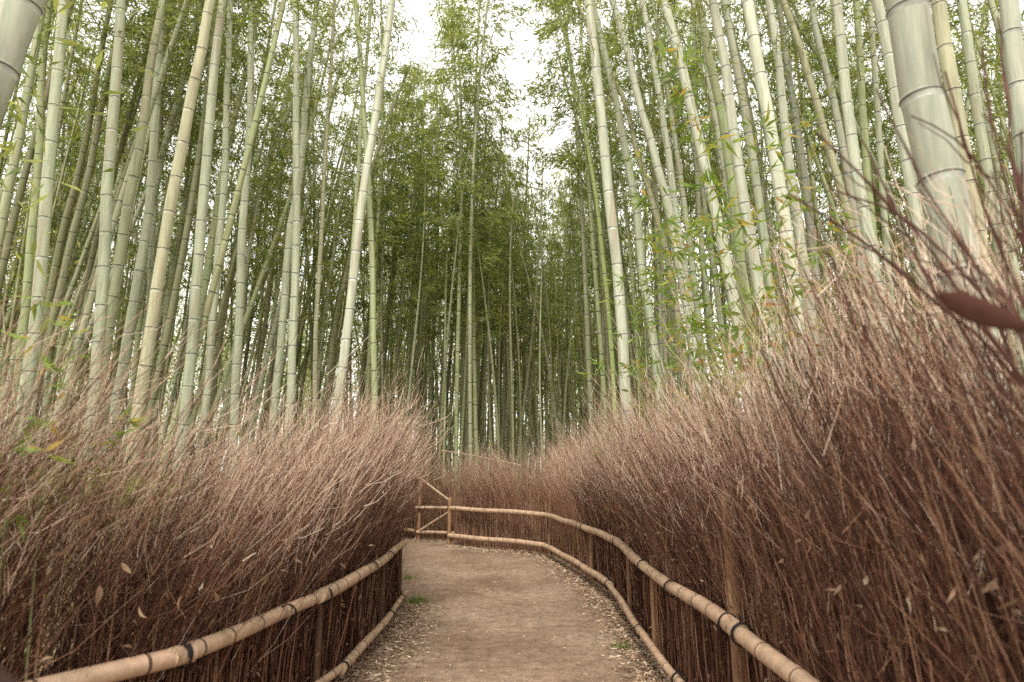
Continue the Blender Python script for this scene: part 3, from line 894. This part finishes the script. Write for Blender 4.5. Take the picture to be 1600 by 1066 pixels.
def tie(parent, c, axis, r, turns=2.3, wire=.0042, tail=True):
    axis = unit(np.asarray(axis, float)); ref = np.array([0, 0, 1.])
    A = unit(np.cross(axis, ref)); B = np.cross(A, axis)
    t = np.linspace(0, turns * 2 * math.pi, int(turns * 14))
    w = np.linspace(-.011, .011, len(t)) + .004 * np.sin(t * 1.3)
    P = axis * w[:, None] + (A * np.cos(t)[:, None] + B * np.sin(t)[:, None]) * (r + wire * .6)
    bl = Build()
    V, F = tubes(P[None], np.full((1, len(t)), wire), 5); bl.add(V, F)
    if tail:
        # twisted ends: a small loop standing off the pole
        u = np.linspace(0, 5.6, 14)
        Q = B * (r + wire) + B * (.022 * (1 - np.cos(u)))[:, None] * .8 + axis * (.020 * np.sin(u) + .01 * u / 5)[:, None] - A * (.012 * u / 5.6)[:, None]
        V, F = tubes(Q[None], np.full((1, len(u)), wire * .8), 5); bl.add(V, F)
    return mobj('wire_tie', bl.mesh('wire_tie', [M_wire], smooth=True), parent, c)

M_postdark = flat_mat('old_post_wood', (.12, .068, .042), .8, .45, 10, .5, (6, 6, .5))
def post(parent, x, y, h, w=.06, d=.045, lean=(0, 0), mat=None):
    """split stake with a slightly rounded face, tapering and worn at the top"""
    prof = [(-.5, -.5), (-.3, -.72), (0, -.8), (.3, -.7), (.5, -.5), (.5, .5), (-.5, .5)]
    V, F = [], []
    lev = [0, .3, .62, .9, 1.0]
    for i, l in enumerate(lev):
        k = 1 - .18 * l
        for a, b in prof:
            V.append((a * w * k + lean[0] * l + random.gauss(0, .0012), b * d * k + lean[1] * l + random.gauss(0, .0012), -.06 + (h + .06) * l + (random.uniform(-.012, .012) if i == 4 else 0)))
    n = len(prof)
    q = [(i * n + j, i * n + (j + 1) % n, (i + 1) * n + (j + 1) % n, (i + 1) * n + j) for i in range(len(lev) - 1) for j in range(n)]
    top = len(V); V.append(tuple(np.mean(V[-n:], axis=0)))
    tr = [((len(lev) - 1) * n + j, (len(lev) - 1) * n + (j + 1) % n, top) for j in range(n)]
    return mobj('post', mesh_np('post', V, [np.array(tr), np.array(q)], [mat or M_post], [0, 0]), parent, (x, y, 0))

def rails_along(parent, line, z, spans, r, off=.0, nodes=.42):
    """spans: (s0, s1, r0, r1, dz0, dz1)"""
    for s0, s1, ra, rb, dz0, dz1 in spans:
        q = np.linspace(s0, s1, 14)
        p, t, n = line.at(q)
        p = p + n * off
        st = p[0] + (p[-1] - p[0]) * np.linspace(0, 1, 14)[:, None]
        p = st * .6 + p * .4
        wob = .006 * np.sin(q * 4.1)
        zz = z + np.linspace(dz0, dz1, len(q)) + wob
        rail(parent, np.concatenate([p, zz[:, None]], 1), ra, rb, nodes)

def ties_along(parent, line, z, ss, r, off=.0, double=()):
    for i, q in enumerate(ss):
        p, t, n = line.at([q])
        c = np.array([*(p[0] + n[0] * off), z + .006 * math.sin(q * 4.1)])
        tie(parent, c, (t[0][0], t[0][1], 0), r, 2.3 if i % 2 else 3.2, tail=bool(i % 3 != 1))

M_twig2 = island_mat('lit_brush_stem', [(0, (.10, .042, .024)), (.4, (.25, .118, .068)), (.75, (.40, .215, .13)), (1, (.60, .40, .26))], .75, noise=(1.5, .25))
M_mid2 = island_mat('lit_brush_side_twig', [(0, (.15, .068, .043)), (.4, (.29, .155, .10)), (.8, (.46, .29, .20)), (1, (.62, .46, .34))], .7, noise=(1.2, .3))
FAR_LIT = [M_twig2, M_tip, M_dry, M_mid2]  # lighter copies of the brush colours, with the far end's brighter light painted in
# west fence
lw = Line(LEFT, 1)
lwh = Line(LEFT_HID, 1)
west = tag(empty('brushwood_fence', (-1.2, 4.5, 0)), 'left brushwood fence of dry brown twigs with two bamboo rails, ending at the bend', 'fence')
def keep_world(root):
    inv = Matrix.Translation(-root.location)
    for ch in root.children:
        ch.matrix_parent_inverse = inv
hw = lambda q: np.interp(q, [0, 1.5, 2.4, 3.1, 4.0, 5.5, 7.6], [1.95, 1.88, 1.68, 1.50, 1.80, 1.95, 1.95])
brush(lw, .2, lw.L, 620, hw, lambda q: .19 + 0 * q, lambda q: np.interp(q, [0, 5, 7.5], [.075, .075, .055]), parent=west)
brush(lwh, 0, lwh.L, 160, lambda q: 1.85 + 0 * q, lambda q: .3 + 0 * q, lambda q: .1 + 0 * q, 5, parent=west, leaf_m=20, stalks=120)
sw = lw.s_of
a, b_, e = sw(-2.3, 1.4), sw(-1.19, 4.5), lw.L - .15
rails_along(west, lw, .72, [(a, sw(-1.42, 3.08) + .05, .041, .040, .0, .0), (sw(-1.42, 3.08) - .06, b_ + .25, .041, .034, .004, .0), (b_ - .10, sw(-1.12, 5.8) + .05, .044, .038, .012, .0), (sw(-1.12, 5.8) - .06, e, .038, .032, .004, 0)], .045)
rails_along(west, lw, .19, [(sw(-1.68, 2.7), sw(-1.19, 4.9) + .1, .030, .026, -.02, .0), (sw(-1.19, 4.9) - .05, sw(-1.15, 6.6), .034, .030, .0, .0), (sw(-1.15, 6.6) - .05, e, .028, .024, .0, -.01)], .03, -.02)
ties_along(west, lw, .72, [sw(-1.42, 3.08), sw(-1.2, 3.9), sw(-1.19, 4.5), sw(-1.12, 5.7), sw(-1.15, 6.5)], .047)
ties_along(west, lw, .19, [sw(-1.19, 4.9), sw(-1.15, 6.6), sw(-1.17, 7.4)], .033, -.02)
for x, y, h in ((-1.25, 4.62, .70), (-1.50, 3.05, .6), (-1.21, 6.6, .72), (-1.26, 7.9, .72), (-2.0, 2.1, 1.1)):
    post(west, x, y, h, .046, .035, mat=M_postdark)

# east fence, curving round to the corner post
le = Line(RIGHT, -1)
east = tag(empty('brushwood_fence', (1.1, 4.5, 0)), 'long right brushwood fence curving across the end of the path, with two bamboo rails', 'fence')
he = lambda q: np.interp(q, [0, 1.0, 2.2, 4, 6.5, 9, 12, 15], [2.05, 2.05, 2.05, 1.95, 1.86, 1.85, 1.76, 1.70])
fe = lambda q: np.interp(q, [0, 7, 9.5, 12.5, 16], [.18, .18, .15, .07, .02])
ie = lambda q: np.interp(q, [0, 7, 12, 16], [.085, .075, .03, .01])
far0 = le.s_of(1.0, 9.7)
brush(le, .3, far0 + .4, 620, he, fe, ie, parent=east, dim=2.4)
brush(le, far0, le.L, 560, he, fe, ie, parent=east, mats=FAR_LIT)       # brighter light on the far stretch is put into lighter twig colours
se = le.s_of
j = [0.6, se(1.12, 3.62), se(1.17, 7.75), se(.60, 12.4), le.L]
rails_along(east, le, .72, [(j[0], j[1] + .06, .038, .041, 0, 0), (j[1] - .12, se(1.08, 5.8) + .05, .043, .038, .01, 0), (se(1.08, 5.8) - .06, j[2] + .05, .041, .044, .006, 0), (j[2] - .1, se(1., 9.7) + .05, .045, .042, .008, 0), (se(1., 9.7) - .06, j[3] + .05, .044, .044, .004, 0), (j[3] - .08, j[4], .046, .045, .006, .02)], .047)
k_ = [se(1.09, 2.7), se(1.2, 8.2), se(.56, 12.4), le.L]
rails_along(east, le, .20, [(k_[0], se(1.08, 5.9) + .05, .025, .029, -.03, 0), (se(1.08, 5.9) - .06, k_[1] + .05, .029, .032, 0, 0), (k_[1] - .08, se(1., 9.7) + .05, .041, .043, .008, 0), (se(1., 9.7) - .06, k_[2] + .05, .042, .044, .004, 0), (k_[2] - .08, k_[3] + .04, .048, .050, .006, 0)], .047, -.03)
ties_along(east, le, .72, [se(1.1, 3.5), se(1.12, 3.68), se(1.08, 4.75), se(1.08, 5.8), j[2], se(1.1, 8.8), se(1.0, 9.7), se(.8, 11), j[3], se(.1, 12.95), se(-.7, 13.6)], .051)
ties_along(east, le, .20, [se(1.08, 4.6), se(1.08, 5.9), k_[1], se(1.0, 9.7), se(.8, 11), k_[2]], .046, -.03)
for x, y, h, w in ((1.12, 3.78, 1.38, .080), (1.08, 5.75, 1.28, .064), (1.0, 9.6, 1.2, .062), (.60, 12.4, 1.15, .062), (1.17, 7.5, 1.2, .05), (.86, 10.8, 1.0, .05)):
    p_, t_, n_ = le.at([se(x, y)])
    post(east, p_[0][0] + n_[0][0] * .082, p_[0][1] + n_[0][1] * .082, h, w, .05, (random.gauss(0, .02), 0))
# corner post and thin rod lying along the tops of the far twigs
post(east, -1.27, 14.12, .95, .085, .08)
rail(east, [at_y(690, 704, 14.9), at_y(745, 713, 14.6), at_y(815, 727, 14.0)], .012, .012, .5, 6)

# the small section beyond the corner
lg = Line(GATE, -1); lgh = Line(GATE_HID, -1)
gate = tag(empty('brushwood_fence', (-1.7, 15.1, 0)), 'short braced fence section with diagonal bamboo poles at the end of the path', 'fence')
brush(lg, 0, lg.L, 380, lambda q: 1.75 + 0 * q, lambda q: .03 + 0 * q, lambda q: .03 + 0 * q, 6, parent=gate, mats=FAR_LIT)  # same twig colours with the brighter light painted in
brush(lgh, 0, lgh.L, 150, lambda q: 1.75 + 0 * q, lambda q: .03 + 0 * q, lambda q: .03 + 0 * q, 5, parent=gate, leaf_m=20)
post(gate, -2.02, 15.12, 1.45, .08, .07)
g = lambda x, z, y: np.array([x, y, z])
rail(gate, [g(-2.12, .70, 15.06), g(-1.7, .705, 14.98), g(-1.24, .70, 14.90)], .036, .036)
rail(gate, [g(-2.06, .19, 15.05), g(-1.65, .19, 14.97), g(-1.22, .18, 14.88)], .036, .036)
rail(gate, [g(-2.75, .20, 15.72), g(-2.45, .21, 15.45), g(-2.15, .21, 15.20)], .034, .034)
rail(gate, [g(-1.98, .23, 15.00), g(-1.62, .46, 14.93), g(-1.28, .66, 14.84)], .024, .024, .6, 8)
rail(gate, [g(-1.98, 1.30, 15.10), g(-1.60, 1.06, 14.7), g(-1.24, .86, 14.2)], .026, .026, .6, 8)
tie(gate, (-2.02, 15.045, .70), (1, 0, 0), .038); tie(gate, (-1.30, 14.905, .70), (1, 0, 0), .038)

# single twigs and leaves close to the lens on the east fence, out of focus
M_darktwig = flat_mat('thick_twig_bark', (.075, .034, .024), .8, .5, 30, .4)
def big_twig(parent, pts, r, knots=6, lab=None):
    ax = smooth_line(np.array(pts, float), 40)
    ax += np.cumsum(rng.normal(0, .0022, ax.shape), axis=0)
    c = ax[0].copy()
    rr = np.linspace(r, r * .45, 40)
    for k in np.linspace(4, 36, knots).astype(int): rr[k] *= 1.5
    bl = Build()
    V, F = tubes((ax - c)[None], rr[None], 6); bl.add(V, F)
    for k in rng.integers(6, 36, 6):
        d = unit(ax[min(k + 2, 39)] - ax[k - 2]) + rng.normal(0, .4, 3)
        L = random.uniform(.08, .3)
        q = (ax[k] - c) + unit(d) * np.linspace(0, L, 4)[:, None] + rng.normal(0, .004, (4, 3))
        V, F = tubes(q[None], np.linspace(r * .5, r * .22, 4)[None], 4); bl.add(V, F)
    return mobj('twig', bl.mesh('twig', [M_darktwig], smooth=True), parent, c)
for i in range(60):
    y0 = random.uniform(.75, 2.3)
    x0 = 1.12 + random.uniform(0, .4)
    H = random.uniform(1.7, 2.35)
    fw = random.uniform(.15, .6); iw = random.uniform(.0, .28)
    b0 = np.array([x0, y0, 0])
    tipp = b0 + [-iw, fw, H]
    if 800 + tipp[0] / tipp[1] * F_PX < 1180: continue
    big_twig(east, [b0, b0 + [-.02, .05, H * .35], b0 + [-iw * .3, fw * .4, H * .65], b0 + [-iw, fw, H]], random.uniform(.0028, .0052))

# the tall dark twigs that cross the near culms
for Y_, pts in ((1.25, [(1640, 700), (1500, 480), (1390, 340), (1262, 210)]), (1.15, [(1650, 620), (1540, 430), (1455, 300), (1375, 150)]), (1.3, [(1640, 560), (1580, 400), (1530, 250), (1490, 110)]),
                (1.2, [(1660, 520), (1600, 330), (1560, 190), (1540, 60)]), (1.45, [(1600, 640), (1440, 470), (1340, 390), (1215, 300)]), (1.4, [(1580, 560), (1500, 420), (1400, 330), (1290, 285)]),
                (1.1, [(1680, 560), (1620, 400), (1580, 270), (1530, 190)]), (1.5, [(1560, 600), (1450, 400), (1400, 300), (1345, 190)]), (1.35, [(1620, 470), (1560, 330), (1480, 230), (1420, 200)]),
                (1.2, [(1650, 450), (1600, 260), (1585, 150), (1572, 20)])):
    P_ = [at_y(x_, y_, Y_ + .04 * k) for k, (x_, y_) in enumerate(pts)]
    b0 = np.array([P_[0][0] + .12, Y_ - .12, 0])
    big_twig(east, [b0, b0 * .45 + P_[0] * .55 + np.array([.03, 0, 0])] + P_, random.uniform(.0042, .0062), 11)

def dry_leaf(parent, c, d, L, W, curl=.25, mat=None, n=7, face=False):
    """one curled dead leaf with a midrib fold"""
    d = unit(np.asarray(d, float)); s_ = unit(np.cross(d, np.asarray(c) - np.array([0, -.2, EYE + .35]) if face else rng.normal(size=3))); u_ = np.cross(s_, d)
    V = []; F = []
    for i in range(n):
        t = i / (n - 1)
        w = W * .5 * (math.sin(math.pi * min(1, .04 + t ** .8 * .97)) + .02)
        cen = d * L * t + u_ * (-curl * L * t * t)
        V += [cen - s_ * w + u_ * w * .6, cen, cen + s_ * w + u_ * w * .5]
    for i in range(n - 1):
        for k in range(2):
            F.append((i * 3 + k, i * 3 + k + 1, i * 3 + 4 + k, i * 3 + 3 + k))
    return mobj('dry_leaf', mesh_np('dry_leaf', V, np.array(F), [mat or M_dry], 0, smooth=True), parent, c)
M_dull = flat_mat('dull_dead_leaf', (.035, .015, .010), .9, .3, 20)
M_darkleaf = flat_mat('dark_dead_leaf', (.05, .020, .013), .9, .3, 20)
M_rust = flat_mat('rusty_dead_leaf', (.20, .055, .025), .6, .3, 20)
c = at_y(1466, 458, 1.0)
dry_leaf(east, c, at_y(1600, 512, .96) - c, .142, .040, .06, M_darkleaf, face=True)
big_twig(east, [at_y(1640, 700, 1.0), at_y(1620, 600, .98), at_y(1598, 512, .965), at_y(1560, 430, 1.0)], .004)
for px, py, y, L in ((1470, 880, 2.2, .07), (1440, 960, 2.0, .11), (1560, 760, 1.7, .09), (1450, 830, 2.3, .07), (1300, 800, 2.9, .06), (1230, 905, 3.2, .06),
                     (1345, 760, 2.7, .06), (1390, 700, 2.4, .06), (1250, 840, 3.1, .05), (1180, 880, 3.4, .06), (1330, 1010, 2.6, .07)):
    dry_leaf(east, at_y(px, py, y), rng.normal(0, 1, 3) + [0, 0, -.6], L, L * .3, .35)
for px, py, y, L in ((155, 915, 2.75, .08), (230, 965, 2.7, .07), (190, 880, 2.8, .06), (60, 1040, 2.4, .07), (300, 850, 3.0, .06), (340, 940, 3.1, .06), (285, 930, 2.9, .06), (420, 900, 3.6, .06),
                     (460, 870, 3.9, .06), (530, 880, 4.8, .06), (120, 820, 2.6, .07), (75, 870, 2.5, .06)):
    dry_leaf(west, at_y(px, py, y), rng.normal(0, 1, 3) + [0, 0, -.6], L, L * .32, .35)
c = at_y(-20, 1020, .75)
dry_leaf(west, c, at_y(45, 1090, .7) - c, .10, .05, .05, M_dull)
for r_ in (west, east, gate): keep_world(r_)

# ------------------------------------------------------------------ leafy shoots, grass, litter
def shoot(name, label, pts, n_twig, mat, leaf=(.11, .016), group=None, cat='bamboo shoot', spread=.3, k0=9):
    ax = smooth_line(np.array(pts, float), 24)
    c = ax[0].copy(); ax = ax - c
    root = tag(empty(name, c), label, cat, group)
    V, F = tubes(ax[None], np.linspace(.006, .0016, 24)[None], 5)
    bl = Build(); bl.add(V, F)
    LP, LD = [], []
    for i in range(n_twig):
        k = random.randrange(k0, 24)
        d = unit(np.array([random.gauss(0, 1), random.gauss(0, 1), random.uniform(-.2, .7)]))
        L = random.uniform(.3, 1) * spread
        q = ax[k] + d * np.linspace(0, L, 4)[:, None] - np.array([0, 0, 1]) * (np.linspace(0, 1, 4) ** 2)[:, None] * L * .4
        V, F = tubes(q[None], np.linspace(.0022, .0009, 4)[None], 3); bl.add(V, F)
        for m in range(random.randint(3, 6)):
            o = q[random.choice([1, 2, 3, 3])] + rng.normal(0, .008, 3)
            LP.append(o); LD.append(d * .8 + rng.normal(0, .55, 3) + np.array([0, 0, -.35]))
    mobj('stem', bl.mesh('stem', [M_branch]), root)
    LP, LD = np.array(LP), np.array(LD)
    V, F = leaves(LP, LD, rng.uniform(.6, 1.25, len(LP)) * leaf[0], rng.uniform(.7, 1.3, len(LP)) * leaf[1])
    tag(mobj('foliage', mesh_np('foliage', V, F, [mat], 0), root), kind='stuff')
    return root

def shoot_px(x0, y0, x1, y1, Y, n, label, spread=.35, leaf=(.11, .016), k0=10):
    top, mid = at_y(x1, y1, Y), at_y(x0, y0, Y + .05)
    gz = float(ground_z(mid)[0]) - .05
    b0 = np.array([mid[0] + (mid[0] - top[0]) * .25, mid[1] + .1, gz])
    bend = top * .55 + mid * .45 + np.array([0, .03, .06])
    return shoot('leafy_shoot', label, [b0, b0 * .4 + mid * .6, mid, bend, top], int(n * (2.3 if Y > 3.5 else 1.7)), M_sprig, (leaf[0] * 1.4, leaf[1] * 1.6), 'young leafy shoots among the culms', spread=spread, k0=k0)
shoot_px(1095, 560, 1030, 370, 6.8, 34, 'young green bamboo shoot with dense fresh leaves above the right twigs, middle of the clump')
shoot_px(1130, 540, 1110, 330, 6.3, 30, 'upright fresh green shoot whose leaves cross the whitish culms right of centre')
shoot_px(1020, 590, 985, 440, 7.2, 26, 'low leafy shoot at the foot of the tall whitish culm')
shoot_px(1160, 470, 1060, 70, 5.0, 30, 'tall arching shoot with orange-tipped leaves reaching high before the right culms', .25, (.13, .018))
shoot_px(1225, 480, 1190, 200, 4.6, 24, 'thin leafy shoot rising in front of the thick whitish pair of culms', .22, (.10, .015))
shoot_px(1290, 440, 1270, 210, 3.8, 14, 'sparse shoot with few bright leaves, rightmost of the leafy ones', .18, (.085, .014))
shoot_px(985, 650, 962, 560, 7.6, 14, 'small low shoot beside the base of the tall whitish culm')
shoot_px(1075, 470, 1000, 250, 5.8, 22, 'slanting shoot with pale leaves leaning toward the middle gap', .25)
shoot_px(70, 690, 62, 470, 2.5, 7, 'blurred fresh green sprig rising over the left twigs near the picture edge', .10, (.06, .011), 15)
shoot_px(20, 700, 30, 600, 2.3, 4, 'small dark leafed sprig lowest at the left picture edge', .10, (.06, .012), 17)
shoot_px(180, 740, 190, 655, 2.9, 2, 'single broad green leaves standing out from the brown left twigs', .06, (.065, .012), 20)
shoot_px(110, 660, 105, 520, 2.8, 5, 'thin sprig of green leaves between the thick culms at left', .10, (.055, .010), 16)

def blades(n, cx, cy, sx, sy, h, seed_z=None):
    p = np.stack([cx + rng.normal(0, sx, n), cy + rng.normal(0, sy, n)], 1)
    z = np.zeros(n) if seed_z is None else ground_z(p)
    hh = h * rng.uniform(.5, 1.2, n)
    d = rng.normal(0, .4, (n, 3)); d[:, 2] = 1
    return leaves(np.concatenate([p, z[:, None] - .005], 1), d, hh, hh * .09 + .002, .2)
for (px, py, n, s_, lab) in ((652, 942, 260, .075, 'small tuft of green grass by the left lower rail'), (975, 1015, 150, .06, 'small tuft of grass beside the right lower rail'),
                             (640, 905, 90, .05, 'sparse grass tuft where the left fence ends')):
    c = at_z(px, py, 0)
    V, F = blades(n, 0, 0, s_, s_ * 1.6, .06)
    tag(mobj('grass_tuft', mesh_np('grass_tuft', V, F, [M_grass], 0), None, (c[0], c[1], .006)), lab, 'grass', 'grass tufts at the path edge', 'stuff')
# weeds on the banks behind the fences
bl = Build()
for cx in range(160):
    x, y = random.uniform(-9, -2.6), random.uniform(4.5, 15)
    if cx > 110: x, y = random.uniform(2.4, 7), random.uniform(4, 13)
    p = np.array([[x, y]])
    if inside(p, PATH)[0] or dist_poly(p, PATH)[0] < 1.2: continue
    V, F = blades(60, x, y, .25, .25, random.uniform(.2, .5), True); bl.add(V, F)
tag(mobj('undergrowth', bl.mesh('undergrowth', [M_grass])), 'green weeds on the bank behind the fences', 'weeds', kind='stuff')

# dead leaves and chips along the edges of the path
bl = Build()
def litter(line, s0, s1, n, wid, sz):
    q = rng.uniform(s0, s1, n); p, t, nn = line.at(q)
    off = -np.abs(rng.normal(0, wid, n)) + .12
    o = np.concatenate([p + nn * off[:, None], rng.uniform(.012, .03, n)[:, None]], 1)
    d = rng.normal(0, 1, (n, 3)); d[:, 2] *= .18
    V, F = leaves(o, d, rng.uniform(.4, 1.3, n) * sz, rng.uniform(.5, 1.3, n) * sz * .2, .3); bl.add(V, F)
litter(lw, 1.5, lw.L, 8500, .20, .06)
litter(le, 2.0, le.L, 15000, .17, .06)
litter(lg, 0, lg.L, 900, .3, .05)
n = 1500
p = np.stack([rng.uniform(-1.2, 1.2, n), rng.uniform(2.5, 14, n)], 1); p = p[inside(p, PATH)]
d = rng.normal(0, 1, (len(p), 3)); d[:, 2] *= .15
V, F = leaves(np.concatenate([p, np.full((len(p), 1), .022)], 1), d, rng.uniform(.012, .05, len(p)), rng.uniform(.004, .009, len(p)), .3); bl.add(V, F)
tag(mobj('leaf_litter', bl.mesh('leaf_litter', [M_litter])), 'dead bamboo leaves and chips strewn along the path edges', 'litter', kind='stuff')
